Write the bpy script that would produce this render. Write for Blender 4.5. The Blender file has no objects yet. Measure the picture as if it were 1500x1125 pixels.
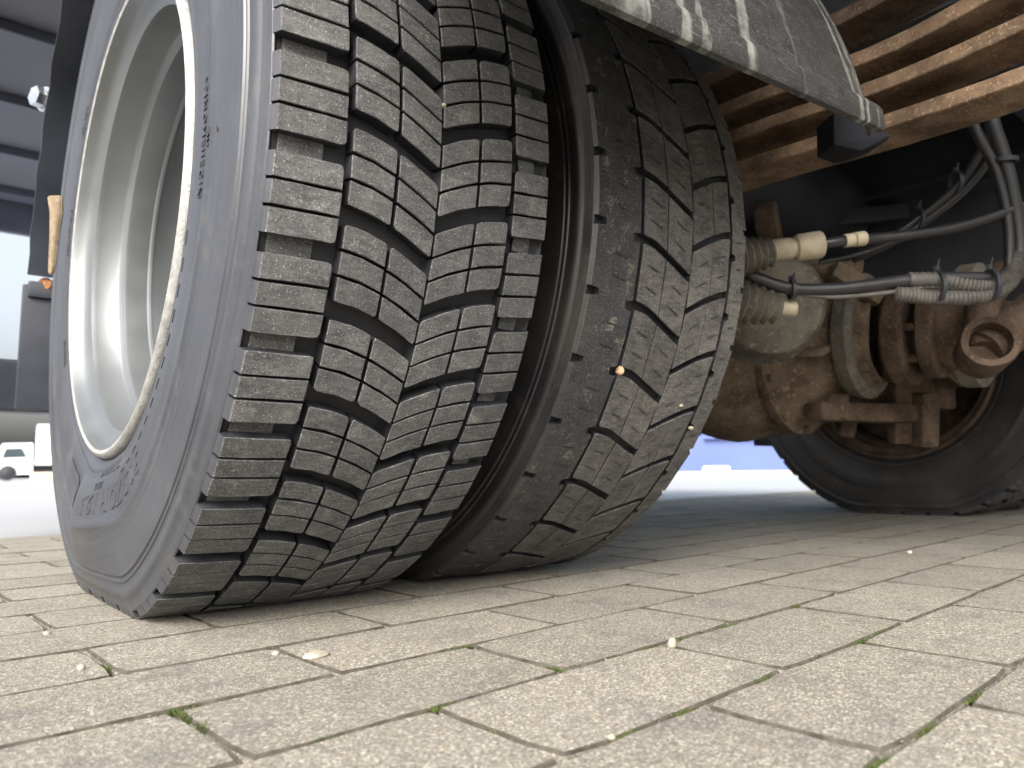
import bpy, bmesh, math, random
from math import sin, cos, pi, sqrt, radians, degrees, hypot, atan2
from mathutils import Vector, Matrix, noise as mnoise

random.seed(7)
S = bpy.context.scene
COL = S.collection

# ------------------------------------------------------------------ camera
YAW, PITCH, ROLL = 0.6995, 0.1187, -0.0130
CAM = Vector((-0.1909, -0.9363, 0.1391))
FPX = 1076.96
fwd = Vector((sin(YAW)*cos(PITCH), cos(YAW)*cos(PITCH), sin(PITCH)))
_r0 = Vector((cos(YAW), -sin(YAW), 0)); _u0 = _r0.cross(fwd)
rgt = _r0*cos(ROLL) + _u0*sin(ROLL)
upv = -_r0*sin(ROLL) + _u0*cos(ROLL)
cam_data = bpy.data.cameras.new('camera')
cam = bpy.data.objects.new('camera', cam_data); COL.objects.link(cam)
m3 = Matrix((rgt, upv, -fwd)).transposed()
cam.matrix_world = Matrix.Translation(CAM) @ m3.to_4x4()
cam_data.sensor_width = 36.0
cam_data.lens = FPX/1500*36
cam_data.clip_start = 0.02; cam_data.clip_end = 600
cam_data.dof.use_dof = True
cam_data.dof.focus_distance = 0.66
cam_data.dof.aperture_fstop = 8.5
S.camera = cam

def P(x, y, d):
    """world point seen at photo pixel (x, y) d metres in front of the lens"""
    return CAM + (fwd + rgt*((x-750)/FPX) - upv*((y-562.5)/FPX))*d

def project(q):
    v = Vector(q)-CAM; z = v.dot(fwd)
    if z < 0.05: return None
    return 750+FPX*v.dot(rgt)/z, 562.5-FPX*v.dot(upv)/z, z

# ------------------------------------------------------------------ light
SUN_EL, SUN_AZ = radians(38), radians(232)     # azimuth of the sun measured clockwise from +Y
w = bpy.data.worlds.new('World'); S.world = w; w.use_nodes = True
nt = w.node_tree; nt.nodes.clear()
sky = nt.nodes.new('ShaderNodeTexSky'); sky.sky_type = 'NISHITA'; sky.sun_disc = False
sky.sun_elevation = SUN_EL; sky.sun_rotation = SUN_AZ
sky.air_density = 1.0; sky.dust_density = 8.0; sky.ozone_density = 1.0
bg = nt.nodes.new('ShaderNodeBackground'); bg.inputs['Strength'].default_value = 0.15
wo = nt.nodes.new('ShaderNodeOutputWorld')
hz = nt.nodes.new('ShaderNodeHueSaturation'); hz.inputs['Saturation'].default_value = 0.45     # thin white overcast
nt.links.new(sky.outputs[0], hz.inputs['Color']); nt.links.new(hz.outputs[0], bg.inputs[0]); nt.links.new(bg.outputs[0], wo.inputs[0])
sl = bpy.data.lights.new('sun', 'SUN'); sl.energy = 0.8; sl.angle = radians(26); sl.color = (1.0, 0.96, 0.90)
sun = bpy.data.objects.new('sun', sl); COL.objects.link(sun)
sd = Vector((sin(SUN_AZ)*cos(SUN_EL), cos(SUN_AZ)*cos(SUN_EL), sin(SUN_EL)))
sun.rotation_euler = sd.to_track_quat('Z', 'Y').to_euler()
S.view_settings.view_transform = 'Standard'; S.view_settings.look = 'None'
S.view_settings.exposure = 1.45; S.view_settings.gamma = 1.0
S.view_settings.use_curve_mapping = False

# ------------------------------------------------------------------ materials
class Mat:
    """small wrapper for building node materials"""
    def __init__(s, name, rough=0.7, metal=0.0, spec=0.5):
        s.m = bpy.data.materials.new(name); s.m.use_nodes = True
        s.t = s.m.node_tree; s.b = s.t.nodes['Principled BSDF']
        s.b.inputs['Roughness'].default_value = rough; s.b.inputs['Metallic'].default_value = metal
        s.b.inputs['Specular IOR Level'].default_value = spec
        g = s.t.nodes.new('ShaderNodeNewGeometry'); s.pos = g.outputs['Position']; s.geo = g
    def n(s, typ, **kw):
        n = s.t.nodes.new(typ)
        for k, v in kw.items(): setattr(n, k, v)
        return n
    def L(s, a, b): s.t.links.new(a, b)
    def mapping(s, scale=(1, 1, 1), rot=(0, 0, 0)):
        mp = s.n('ShaderNodeMapping'); mp.inputs['Scale'].default_value = scale; mp.inputs['Rotation'].default_value = rot
        s.L(s.pos, mp.inputs['Vector']); return mp.outputs[0]
    def noise(s, scale, detail=4, rough=0.55, vec=None):
        n = s.n('ShaderNodeTexNoise'); n.inputs['Scale'].default_value = scale
        n.inputs['Detail'].default_value = detail; n.inputs['Roughness'].default_value = rough
        s.L(vec or s.pos, n.inputs['Vector']); return n.outputs['Fac']
    def voro(s, scale, out='Distance', feature='F1', vec=None):
        n = s.n('ShaderNodeTexVoronoi'); n.feature = feature; n.inputs['Scale'].default_value = scale
        s.L(vec or s.pos, n.inputs['Vector']); return n.outputs[out]
    def ramp(s, fac, stops):
        r = s.n('ShaderNodeValToRGB'); e = r.color_ramp.elements
        while len(e) < len(stops): e.new(0.5)
        for el, (p, c) in zip(e, stops):
            el.position = p; el.color = (c, c, c, 1) if isinstance(c, (int, float)) else (*c, 1)
        s.L(fac, r.inputs[0]); return r.outputs[0]
    def mix(s, fac, a, b, mode='MIX'):
        m = s.n('ShaderNodeMix', data_type='RGBA', blend_type=mode)
        for i, v in ((0, fac), (6, a), (7, b)):
            if hasattr(v, 'links') or hasattr(v, 'is_linked'): s.L(v, m.inputs[i])
            elif i == 0: m.inputs[0].default_value = v
            else: m.inputs[i].default_value = (*v, 1) if len(v) == 3 else v
        return m.outputs[2]
    def math(s, op, a, b=None, clamp=False):
        m = s.n('ShaderNodeMath', operation=op, use_clamp=clamp)
        for i, v in enumerate((a, b)):
            if v is None: continue
            if isinstance(v, (int, float)): m.inputs[i].default_value = v
            else: s.L(v, m.inputs[i])
        return m.outputs[0]
    def col(s, c):
        if isinstance(c, tuple): s.b.inputs['Base Color'].default_value = (*c, 1)
        else: s.L(c, s.b.inputs['Base Color'])
    def rough(s, r): s.L(r, s.b.inputs['Roughness'])
    def bump(s, h, strength=0.5, dist=0.001, prev=None):
        b = s.n('ShaderNodeBump'); b.inputs['Strength'].default_value = strength; b.inputs['Distance'].default_value = dist
        s.L(h, b.inputs['Height'])
        if prev is not None: s.L(prev, b.inputs['Normal'])
        s.L(b.outputs[0], s.b.inputs['Normal']); return b.outputs[0]

def mat_sidewall(name='sidewall_rubber', c1=(0.036, 0.039, 0.047), c2=(0.052, 0.056, 0.066)):
    m = Mat(name, 0.42, spec=0.5)
    a = m.noise(9, 5); f = m.noise(260, 3)
    sp = m.n('ShaderNodeSeparateXYZ'); m.L(m.pos, sp.inputs[0])
    zz = m.math('SUBTRACT', sp.outputs[2], 0.4393); rr = m.math('SQRT', m.math('ADD', m.math('MULTIPLY', sp.outputs[1], sp.outputs[1]), m.math('MULTIPLY', zz, zz)))
    cb = m.n('ShaderNodeCombineXYZ'); m.L(m.math('MULTIPLY', rr, 380.0), cb.inputs[0]); m.L(m.math('MULTIPLY', zz, 5.0), cb.inputs[1]); m.L(m.math('MULTIPLY', sp.outputs[1], 5.0), cb.inputs[2])
    ring = m.noise(1.0, 4, 0.6, cb.outputs[0])
    c = m.mix(m.ramp(a, [(0.35, 0), (0.7, 1)]), c1, c2)
    c = m.mix(m.math('MULTIPLY', m.ramp(ring, [(0.50, 0), (0.72, 1)]), 0.22), c, tuple(min(1, x*1.7+0.01) for x in c2))
    c = m.mix(m.math('MULTIPLY', m.ramp(ring, [(0.28, 1), (0.44, 0)]), 0.45), c, tuple(x*0.5 for x in c1))
    grime = m.ramp(m.noise(26, 6, 0.7), [(0.55, 0), (0.72, 1)])
    c = m.mix(m.math('MULTIPLY', grime, 0.22), c, (0.17, 0.155, 0.13))
    dust = m.ramp(m.noise(700, 2), [(0.66, 0), (0.72, 1)])
    c = m.mix(m.math('MULTIPLY', dust, 0.35), c, (0.22, 0.20, 0.17))
    m.col(c); m.rough(m.ramp(a, [(0.3, 0.36), (0.75, 0.50)]))
    b_ = m.bump(ring, 0.25, 0.0006); m.bump(f, 0.22, 0.0006, b_); return m.m
def mat_tread(name, base, light, dusty, spec_col, blotch=0.5, patch=0.35):
    m = Mat(name, 0.82, spec=0.35)
    oi = m.n('ShaderNodeObjectInfo').outputs['Random']
    a = m.noise(38, 6, 0.65); f = m.noise(900, 3, 0.7); st = m.noise(260, 4, 0.7, m.mapping((0.25, 1, 1)))
    c = m.mix(m.ramp(a, [(0.36, 0), (0.68, 1)]), base, light)
    c = m.mix(m.math('MULTIPLY', m.ramp(st, [(0.45, 0), (0.75, 1)]), blotch), c, dusty)
    c = m.mix(m.ramp(f, [(0.60, 0), (0.70, 1)]), c, spec_col)
    pat = m.ramp(m.noise(48, 6, 0.75), [(0.56, 0), (0.70, 1)])
    c = m.mix(m.math('MULTIPLY', m.math('MULTIPLY', pat, m.ramp(m.noise(480, 3, 0.7), [(0.42, 0), (0.56, 1)])), patch), c, spec_col)
    dk = m.ramp(m.noise(620, 2, 0.6), [(0.36, 1), (0.44, 0)])
    c = m.mix(m.math('MULTIPLY', dk, 0.55), c, tuple(0.35*x for x in base))
    val = m.math('ADD', m.math('MULTIPLY', oi, 0.30), 0.85)
    hs = m.n('ShaderNodeHueSaturation'); m.L(val, hs.inputs['Value']); m.L(c, hs.inputs['Color'])
    m.col(hs.outputs[0])
    b = m.bump(a, 0.35, 0.002); m.bump(f, 0.55, 0.0009, b); return m.m
def mat_plain(name, c, rough=0.6, metal=0.0, var=0.25, scale=20, bump=0.2, dist=0.001, spec=0.5, bscale=None):
    m = Mat(name, rough, metal, spec)
    a = m.noise(scale, 5)
    m.col(m.mix(m.ramp(a, [(0.3, 0), (0.7, 1)]), tuple(x*(1-var) for x in c), tuple(min(1, x*(1+var)) for x in c)))
    m.rough(m.ramp(a, [(0.3, max(0, rough-0.08)), (0.7, min(1, rough+0.08))]))
    if bump: m.bump(m.noise(bscale or scale*8, 4), bump, dist)
    return m.m
def mat_rust(name, c1, c2, c3, scale=30):
    m = Mat(name, 0.9, spec=0.2)
    a = m.noise(scale, 6, 0.65); b = m.noise(scale*9, 4, 0.7); d = m.noise(scale*0.35, 4)
    c = m.mix(m.ramp(a, [(0.38, 0), (0.62, 1)]), c1, c2)
    c = m.mix(m.ramp(b, [(0.56, 0), (0.70, 1)]), c, c3)
    c = m.mix(m.math('MULTIPLY', m.ramp(d, [(0.5, 0), (0.7, 1)]), 0.6), c, tuple(x*0.3 for x in c1))
    m.col(c); n1 = m.bump(a, 0.6, 0.004); m.bump(b, 0.6, 0.0015, n1); return m.m
def mat_paver():
    m = Mat('paver_concrete', 0.78, spec=0.4)
    oi = m.n('ShaderNodeObjectInfo').outputs['Random']
    v = m.n('ShaderNodeTexVoronoi'); v.inputs['Scale'].default_value = 760; m.L(m.pos, v.inputs['Vector'])
    sep = m.n('ShaderNodeSeparateColor'); m.L(v.outputs['Color'], sep.inputs[0])
    grain = m.ramp(sep.outputs[0], [(0.0, (0.045, 0.042, 0.037)), (0.20, (0.150, 0.139, 0.116)), (0.60, (0.245, 0.229, 0.188)), (0.86, (0.41, 0.385, 0.32)), (1.0, (0.74, 0.71, 0.62))])
    a = m.noise(7, 5, 0.6); f = m.noise(1100, 3, 0.7); mid = m.noise(55, 5, 0.6)
    fine = m.mix(m.ramp(f, [(0.35, 0), (0.7, 1)]), (0.175, 0.163, 0.134), (0.34, 0.318, 0.262))
    c = m.mix(0.30, grain, fine)
    c = m.mix(m.math('MULTIPLY', m.ramp(a, [(0.4, 0), (0.7, 1)]), 0.35), c, (0.20, 0.185, 0.165))
    c = m.mix(m.math('MULTIPLY', m.ramp(mid, [(0.58, 0), (0.70, 1)]), 0.28), c, (0.15, 0.14, 0.13))
    sm = m.math('MULTIPLY', m.ramp(m.noise(16, 6, 0.7), [(0.52, 0), (0.62, 1)]), m.ramp(m.noise(420, 3, 0.7), [(0.4, 0), (0.55, 1)]))
    c = m.mix(m.math('MULTIPLY', sm, 0.6), c, (0.10, 0.10, 0.10))
    ye = m.ramp(m.noise(130, 3), [(0.62, 0), (0.70, 1)])
    c = m.mix(m.math('MULTIPLY', ye, 0.35), c, (0.42, 0.33, 0.20))
    hs = m.n('ShaderNodeHueSaturation'); m.L(m.math('ADD', m.math('MULTIPLY', oi, 0.16), 0.88), hs.inputs['Value'])
    m.L(c, hs.inputs['Color']); m.col(hs.outputs[0])
    n1 = m.bump(mid, 0.35, 0.003); n2 = m.bump(v.outputs['Distance'], 0.55, 0.0012, n1); m.bump(f, 0.6, 0.0008, n2)
    return m.m
def mat_bed():
    m = Mat('joint_sand', 0.95, spec=0.15)
    a = m.noise(30, 5); f = m.noise(800, 3, 0.7)
    c = m.mix(m.ramp(f, [(0.3, 0), (0.7, 1)]), (0.035, 0.030, 0.022), (0.15, 0.13, 0.10))
    c = m.mix(m.ramp(a, [(0.5, 0), (0.66, 1)]), c, (0.045, 0.06, 0.018))
    m.col(c); m.bump(f, 0.8, 0.0015); return m.m
def mat_yard():
    m = Mat('yard_concrete', 0.62, spec=0.5)
    a = m.noise(0.25, 5); f = m.noise(60, 4, 0.7)
    c = m.mix(m.ramp(a, [(0.35, 0), (0.7, 1)]), (0.30, 0.315, 0.33), (0.38, 0.385, 0.39))
    c = m.mix(m.ramp(f, [(0.3, 0), (0.7, 1)]), c, (0.28, 0.29, 0.30)); m.col(c)
    m.bump(f, 0.3, 0.004); return m.m
def mat_fender():
    m = Mat('fender_plastic', 0.5, spec=0.5)
    # run-off streaks of dried lime, each at its own place across the panel
    sx = m.n('ShaderNodeSeparateXYZ'); m.L(m.pos, sx.inputs[0])
    wob = m.math('MULTIPLY', m.math('SUBTRACT', m.noise(1.0, 4, 0.65, m.mapping((60, 14, 14))), 0.5), 0.034)
    X_ = m.math('ADD', sx.outputs[0], wob)
    tot = None
    for x0, w0, k0 in ((.075, .008, .8), (.130, .005, .7), (.205, .016, .7), (.222, .006, .8), (.268, .010, .9), (.300, .005, .7), (.366, .010, 1.0), (.455, .003, .4), (.574, .0055, 1.0), (.592, .0065, .95), (.613, .003, .5)):
        d = m.math('DIVIDE', m.math('ABSOLUTE', m.math('SUBTRACT', X_, x0)), w0)
        v = m.math('MULTIPLY', m.ramp(d, [(0.45, 1), (1.0, 0)]), k0)
        tot = v if tot is None else m.math('MAXIMUM', tot, v)
    f = m.noise(600, 3, 0.7); g = m.noise(45, 6, 0.7)
    c = m.mix(m.ramp(g, [(0.4, 0), (0.7, 1)]), (0.020, 0.021, 0.023), (0.036, 0.038, 0.037))
    s1 = m.math('MULTIPLY', tot, m.ramp(m.noise(70, 5, 0.7), [(0.25, 0.1), (0.5, 1)]))
    s1 = m.math('MULTIPLY', s1, m.ramp(g, [(0.32, 0.25), (0.62, 1)]))
    c = m.mix(m.math('MULTIPLY', s1, 0.75), c, (0.30, 0.30, 0.28))
    c = m.mix(m.math('MULTIPLY', m.ramp(f, [(0.55, 0), (0.68, 1)]), 0.5), c, (0.26, 0.24, 0.20))
    scr = m.ramp(m.noise(1.0, 2, 0.5, m.mapping((30, 900, 900), (0.5, 0, 0.3))), [(0.66, 0), (0.69, 1)])
    c = m.mix(m.math('MULTIPLY', scr, 0.35), c, (0.30, 0.27, 0.22))
    m.col(c); m.rough(m.ramp(g, [(0.3, 0.50), (0.7, 0.64)])); m.bump(f, 0.25, 0.0006); return m.m
def mat_emit_none(name, c, rough): return mat_plain(name, c, rough, var=0.05, scale=3, bump=0)

M = {}
M['side'] = mat_sidewall()
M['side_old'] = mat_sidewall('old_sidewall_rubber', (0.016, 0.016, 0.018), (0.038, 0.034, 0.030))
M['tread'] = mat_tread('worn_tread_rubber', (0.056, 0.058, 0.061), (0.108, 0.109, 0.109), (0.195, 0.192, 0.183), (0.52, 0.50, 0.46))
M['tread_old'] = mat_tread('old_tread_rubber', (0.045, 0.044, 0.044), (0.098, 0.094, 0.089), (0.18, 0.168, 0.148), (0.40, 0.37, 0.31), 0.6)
M['groove'] = mat_plain('groove_rubber', (0.017, 0.018, 0.022), 0.6, var=0.35, scale=60, bump=0.3, dist=0.0008)  # darker than the flank rubber: shade inside the grooves put into the colour
M['rib'] = mat_tread('dusty_shoulder_rubber', (0.024, 0.026, 0.029), (0.045, 0.045, 0.047), (0.07, 0.066, 0.06), (0.36, 0.33, 0.26), 0.3, 0.75)
M['rim'] = mat_plain('silver_rim_paint', (0.18, 0.193, 0.20), 0.38, 0.6, var=0.06, scale=14, bump=0.06, dist=0.0006, bscale=500)
M['rim_edge'] = mat_plain('sunlit_chipped_rim_edge', (0.30, 0.30, 0.29), 0.55, 0.2, var=0.25, scale=90, bump=0.6, dist=0.0016, bscale=300)  # chipped lip, paler than the rim: sunlight on it put into the colour
M['rim_dark'] = mat_rust('rusty_rim', (0.05, 0.035, 0.025), (0.10, 0.07, 0.05), (0.16, 0.12, 0.09), 20)
M['rust'] = mat_rust('rusty_spring_steel', (0.110, 0.074, 0.050), (0.225, 0.152, 0.098), (0.40, 0.31, 0.22), 26)
M['rust_dk'] = mat_rust('dark_rusted_steel', (0.055, 0.037, 0.027), (0.115, 0.080, 0.058), (0.20, 0.155, 0.115), 18)
M['dusty'] = mat_rust('dust_caked_casting', (0.085, 0.062, 0.042), (0.20, 0.155, 0.110), (0.31, 0.25, 0.18), 11)
M['dusty_grey'] = mat_rust('dusty_grey_steel', (0.095, 0.088, 0.075), (0.20, 0.180, 0.150), (0.29, 0.26, 0.21), 11)
M['fender'] = mat_fender()
M['black'] = mat_plain('black_plastic', (0.020, 0.023, 0.030), 0.5, var=0.3, scale=12, bump=0.15)
M['pitch'] = mat_plain('shaded_black_plastic', (0.010, 0.011, 0.015), 0.75, var=0.3, scale=12, bump=0.15, spec=0.2)  # darker copy of the black plastic, shade under the mudguard put into its colour
M['navy'] = mat_plain('black_fender_plastic', (0.028, 0.033, 0.045), 0.42, var=0.3, scale=9, bump=0.15)
M['chassis'] = mat_plain('chassis_paint', (0.030, 0.033, 0.040), 0.55, var=0.35, scale=9, bump=0.2)
M['floor'] = mat_plain('truck_floor_paint', (0.145, 0.155, 0.190), 0.6, var=0.12, scale=5, bump=0.1)
M['beam'] = mat_plain('floor_beam_paint', (0.105, 0.120, 0.165), 0.5, var=0.15, scale=6, bump=0.1)
M['hose'] = mat_plain('hose_rubber', (0.018, 0.018, 0.020), 0.4, var=0.3, scale=40, bump=0.3)
M['hose_dusty'] = mat_plain('dusty_hose', (0.075, 0.070, 0.064), 0.6, var=0.4, scale=60, bump=0.4)
M['cream'] = mat_plain('cream_plastic', (0.33, 0.285, 0.205), 0.6, var=0.2, scale=50, bump=0.2)
M['rust_bolt'] = mat_plain('rusty_bolt', (0.30, 0.13, 0.05), 0.8, var=0.35, scale=90, bump=0.6)
M['chrome'] = mat_plain('zinc_bolt', (0.6, 0.63, 0.66), 0.25, 0.9, var=0.1, scale=50, bump=0.1)
M['strap'] = mat_plain('frayed_strap', (0.27, 0.21, 0.14), 0.9, var=0.3, scale=160, bump=0.8, dist=0.002)
M['paver'] = mat_paver(); M['paver_edge'] = mat_plain('dirty_paver_edge', (0.075, 0.068, 0.055), 0.95, var=0.5, scale=90, bump=0.6, spec=0.15); M['bed'] = mat_bed(); M['yard'] = mat_yard()
M['moss'] = mat_plain('moss', (0.060, 0.080, 0.018), 0.9, var=0.5, scale=300, bump=0.5)
M['pebble'] = mat_plain('pebble_stone', (0.36, 0.33, 0.26), 0.8, var=0.25, scale=160, bump=0.5)
M['pebble_tan'] = mat_plain('tan_pebble_stone', (0.52, 0.34, 0.20), 0.8, var=0.25, scale=160, bump=0.5)
M['white'] = mat_plain('white_paint', (0.80, 0.80, 0.79), 0.4, var=0.04, scale=2, bump=0)
M['glass'] = mat_plain('dark_window_glass', (0.05, 0.07, 0.08), 0.12, var=0.1, scale=2, bump=0)
M['cyan_glass'] = mat_plain('cyan_window_glass', (0.12, 0.42, 0.52), 0.2, var=0.1, scale=2, bump=0)
M['blue'] = mat_plain('blue_wall_cladding', (0.075, 0.115, 0.30), 0.5, var=0.12, scale=0.8, bump=0)
M['kerb'] = mat_plain('kerb_concrete', (0.45, 0.40, 0.32), 0.85, var=0.15, scale=3, bump=0.2)
M['red'] = mat_plain('red_mark', (0.45, 0.05, 0.04), 0.8, var=0.3, scale=300, bump=0)

# ------------------------------------------------------------------ object helpers
def mesh(name, V, F, mats, smooth=False, mi=None, sharp=None):
    me = bpy.data.meshes.new(name)
    me.from_pydata([tuple(v) for v in V], [], F)
    for m_ in (mats if isinstance(mats, (list, tuple)) else [mats]): me.materials.append(m_)
    if mi: me.polygons.foreach_set('material_index', mi)
    if smooth: me.polygons.foreach_set('use_smooth', [True]*len(me.polygons))
    me.update()
    if smooth and sharp is not None: me.set_sharp_from_angle(angle=radians(sharp))
    return me
def link(name, me, parent=None, loc=None, rot=None):
    o = bpy.data.objects.new(name, me); COL.objects.link(o)
    if loc is not None: o.location = loc
    if rot is not None: o.rotation_euler = rot
    if parent is not None: o.parent = parent
    return o
def tag(o, label, cat=None, group=None, kind=None):
    if label: o['label'] = label
    if cat: o['category'] = cat
    if group: o['group'] = group
    if kind: o['kind'] = kind
    return o
def empty(name, loc=(0, 0, 0)):
    o = bpy.data.objects.new(name, None); COL.objects.link(o); o.location = loc; o.empty_display_size = 0.1
    return o

class G:
    """collects faces into one mesh"""
    def __init__(s): s.V = []; s.F = []; s.I = []
    def add(s, V, F, mi=0):
        k = len(s.V); s.V += [Vector(v) for v in V]; s.F += [tuple(i+k for i in f) for f in F]; s.I += [mi]*len(F); return s
    def box(s, c, size, ax=None, mi=0, bev=0.0):
        bm = bmesh.new(); bmesh.ops.create_cube(bm, size=1)
        for v in bm.verts: v.co = Vector((v.co.x*size[0], v.co.y*size[1], v.co.z*size[2]))
        if bev: bmesh.ops.bevel(bm, geom=bm.edges[:], offset=bev, segments=2, profile=0.6, affect='EDGES')
        R = ax or Matrix.Identity(3)
        V = [Vector(c)+R @ v.co for v in bm.verts]; F = [tuple(v.index for v in f.verts) for f in bm.faces]
        bm.verts.index_update(); F = [tuple(v.index for v in f.verts) for f in bm.faces]
        bm.free(); return s.add(V, F, mi)
    def lathe(s, prof, p0, axis, n=48, mi=0, closed=False, up=None):
        a = Vector(axis).normalized(); ref = Vector(up) if up else (Vector((0, 0, 1)) if abs(a.z) < .9 else Vector((1, 0, 0)))
        e1 = a.cross(ref).normalized(); e2 = a.cross(e1)
        V = []
        for t, r in prof:
            for i in range(n):
                q = 2*pi*i/n; V.append(Vector(p0)+a*t+(e1*cos(q)+e2*sin(q))*r)
        F = [(j*n+i, j*n+(i+1) % n, (j+1)*n+(i+1) % n, (j+1)*n+i) for j in range(len(prof)-1) for i in range(n)]
        return s.add(V, F, mi)
    def tube(s, pts, r, n=12, mi=0, sub=6, rib=0):
        pts = [Vector(p) for p in pts]; C = []
        if len(pts) > 2:
            ext = [pts[0]*2-pts[1]]+pts+[pts[-1]*2-pts[-2]]
            for i in range(1, len(ext)-2):
                for k in range(sub):
                    t = k/sub; a, b, c, d = ext[i-1:i+3]
                    C.append(0.5*((2*b)+(c-a)*t+(2*a-5*b+4*c-d)*t*t+(3*b-a-3*c+d)*t**3))
            C.append(pts[-1])
        else: C = [pts[0].lerp(pts[1], k/sub) for k in range(sub+1)]
        V = []; nrm = None
        for i, c in enumerate(C):
            t = (C[min(i+1, len(C)-1)]-C[max(i-1, 0)]).normalized()
            if nrm is None: nrm = t.cross(Vector((0.3, 0.2, 0.9))).normalized()
            nrm = (nrm-t*nrm.dot(t)).normalized(); bn = t.cross(nrm)
            rr = r*(1+(rib if i % 2 else -rib))
            for k in range(n): q = 2*pi*k/n; V.append(c+(nrm*cos(q)+bn*sin(q))*rr)
        F = [(j*n+k, j*n+(k+1) % n, (j+1)*n+(k+1) % n, (j+1)*n+k) for j in range(len(C)-1) for k in range(n)]
        F += [tuple(range(n))[::-1], tuple(range((len(C)-1)*n, len(C)*n))]
        return s.add(V, F, mi)
    def sphere(s, c, r, n=16, m_=10, sc=(1, 1, 1), mi=0):
        V = [Vector(c)+Vector((0, 0, r*sc[2]))]; F = []
        for j in range(1, m_):
            for i in range(n):
                a = pi*j/m_; q = 2*pi*i/n
                V.append(Vector(c)+Vector((sin(a)*cos(q)*r*sc[0], sin(a)*sin(q)*r*sc[1], cos(a)*r*sc[2])))
        V.append(Vector(c)-Vector((0, 0, r*sc[2])))
        F += [(0, 1+i, 1+(i+1) % n) for i in range(n)]
        F += [(1+j*n+i, 1+(j+1)*n+i, 1+(j+1)*n+(i+1) % n, 1+j*n+(i+1) % n) for j in range(m_-2) for i in range(n)]
        b = len(V)-1; F += [(b, 1+(m_-2)*n+(i+1) % n, 1+(m_-2)*n+i) for i in range(n)]
        return s.add(V, F, mi)
    def bolts(s, p0, axis, R, k, r, h, mi=0, ph=0):
        a = Vector(axis).normalized(); e1 = a.cross(Vector((0, 0, 1))).normalized(); e2 = a.cross(e1)
        for i in range(k):
            q = 2*pi*i/k+ph; c = Vector(p0)+(e1*cos(q)+e2*sin(q))*R
            s.lathe([(0, 0.0001), (0, r), (h, r), (h, 0.0001)], c, a, 6, mi)
        return s
    def make(s, name, mats, parent=None, smooth=True, sharp=35, jitter=0, jscale=20):
        V = s.V
        if jitter:
            V = [v+Vector(mnoise.noise_vector(v*jscale))*jitter for v in V]
        me = mesh(name, V, s.F, mats, smooth, s.I, sharp)
        bm = bmesh.new(); bm.from_mesh(me); bmesh.ops.recalc_face_normals(bm, faces=bm.faces); bm.to_mesh(me); bm.free()
        if smooth: me.set_sharp_from_angle(angle=radians(sharp))
        return link(name, me, parent)

# ------------------------------------------------------------------ ground (setting)
PHI = 0.0490; DV = Vector((cos(PHI), sin(PHI), 0)); NV = Vector((-sin(PHI), cos(PHI), 0))
ROW, ROW0 = 0.10831, -0.77273
BRK = 0.2262; EVEN0, ODD0 = -0.0735, 0.0385
FIELD = 4.6
g = G(); g.add([(-300, -300, -0.012), (300, -300, -0.012), (300, 300, -0.012), (-300, 300, -0.012)], [(0, 1, 2, 3)])
ground = g.make('ground', M['bed'], smooth=False); tag(ground, None, kind='structure')

def paver_mesh(k):
    """one worn concrete paver, top at z=0, origin in the middle of its top; edges wander and are rounded off"""
    rnd = random.Random(k); L2, W2 = BRK/2-0.0012, ROW/2-0.0012
    pts = []
    nl, nw = 7, 4
    def w_(): return rnd.uniform(-0.0007, 0.0007)
    for i in range(nl): pts.append((-L2+2*L2*i/nl, -W2))
    for i in range(nw): pts.append((L2, -W2+2*W2*i/nw))
    for i in range(nl): pts.append((L2-2*L2*i/nl, W2))
    for i in range(nw): pts.append((-L2, W2-2*W2*i/nw))
    n = len(pts); corner = {0, nl, nl+nw, 2*nl+nw}
    V = []; out = []; inn = []
    for i, (x, y) in enumerate(pts):
        cx = -1 if x > 0 else 1; cy = -1 if y > 0 else 1
        d = 0.0009+rnd.random()*0.0010
        if i in corner:
            q = rnd.uniform(0.001, 0.004); x += cx*q; y += cy*q
            out.append((x, y)); inn.append((x+cx*d, y+cy*d))
        else:
            onx = abs(abs(x)-L2) < 1e-6
            if onx: x += cx*abs(w_()); out.append((x, y)); inn.append((x+cx*d, y))
            else: y += cy*abs(w_()); out.append((x, y)); inn.append((x, y+cy*d))
    V += [(x, y, -0.012) for x, y in out]
    V += [(x, y, -0.0020-rnd.random()*0.0006) for x, y in out]
    V += [(x+(a-x)*0.55, y+(b-y)*0.55, -0.0007) for (x, y), (a, b) in zip(out, inn)]
    V += [(x, y, 0.0) for x, y in inn]
    F = []
    for r in range(3):
        F += [(r*n+i, r*n+(i+1) % n, (r+1)*n+(i+1) % n, (r+1)*n+i) for i in range(n)]
    F.append(tuple(range(3*n, 4*n)))
    I = [0]*n+[1]*(2*n)+[0]
    return V, F, I
pav = [paver_mesh(k) for k in range(10)]
pav_me = [mesh('paver', V, F, [M['paver'], M['paver_edge']], False, I) for V, F, I in pav]
cells = []
i0 = -30; i1 = 18
for r in range(i0, i1):
    nn = ROW0+ROW*(r+0.5); off = EVEN0 if r % 2 == 0 else ODD0
    for c in range(-24, 30):
        dd = off+BRK*(c+0.5)
        q = DV*dd+NV*nn
        if (q-CAM).length > 5.6: continue
        pr = project(q); rank = 1e9
        if pr and -60 < pr[0] < 1560 and 690 < pr[1] < 1200:
            hpx = FPX*ROW/pr[2]*(CAM.z/pr[2])
            rank = pr[2]
        cells.append((rank, q, dd, nn))
cells.sort(key=lambda t: t[0])
rg = random.Random(3); stuff = G()
paving = ground
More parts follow.
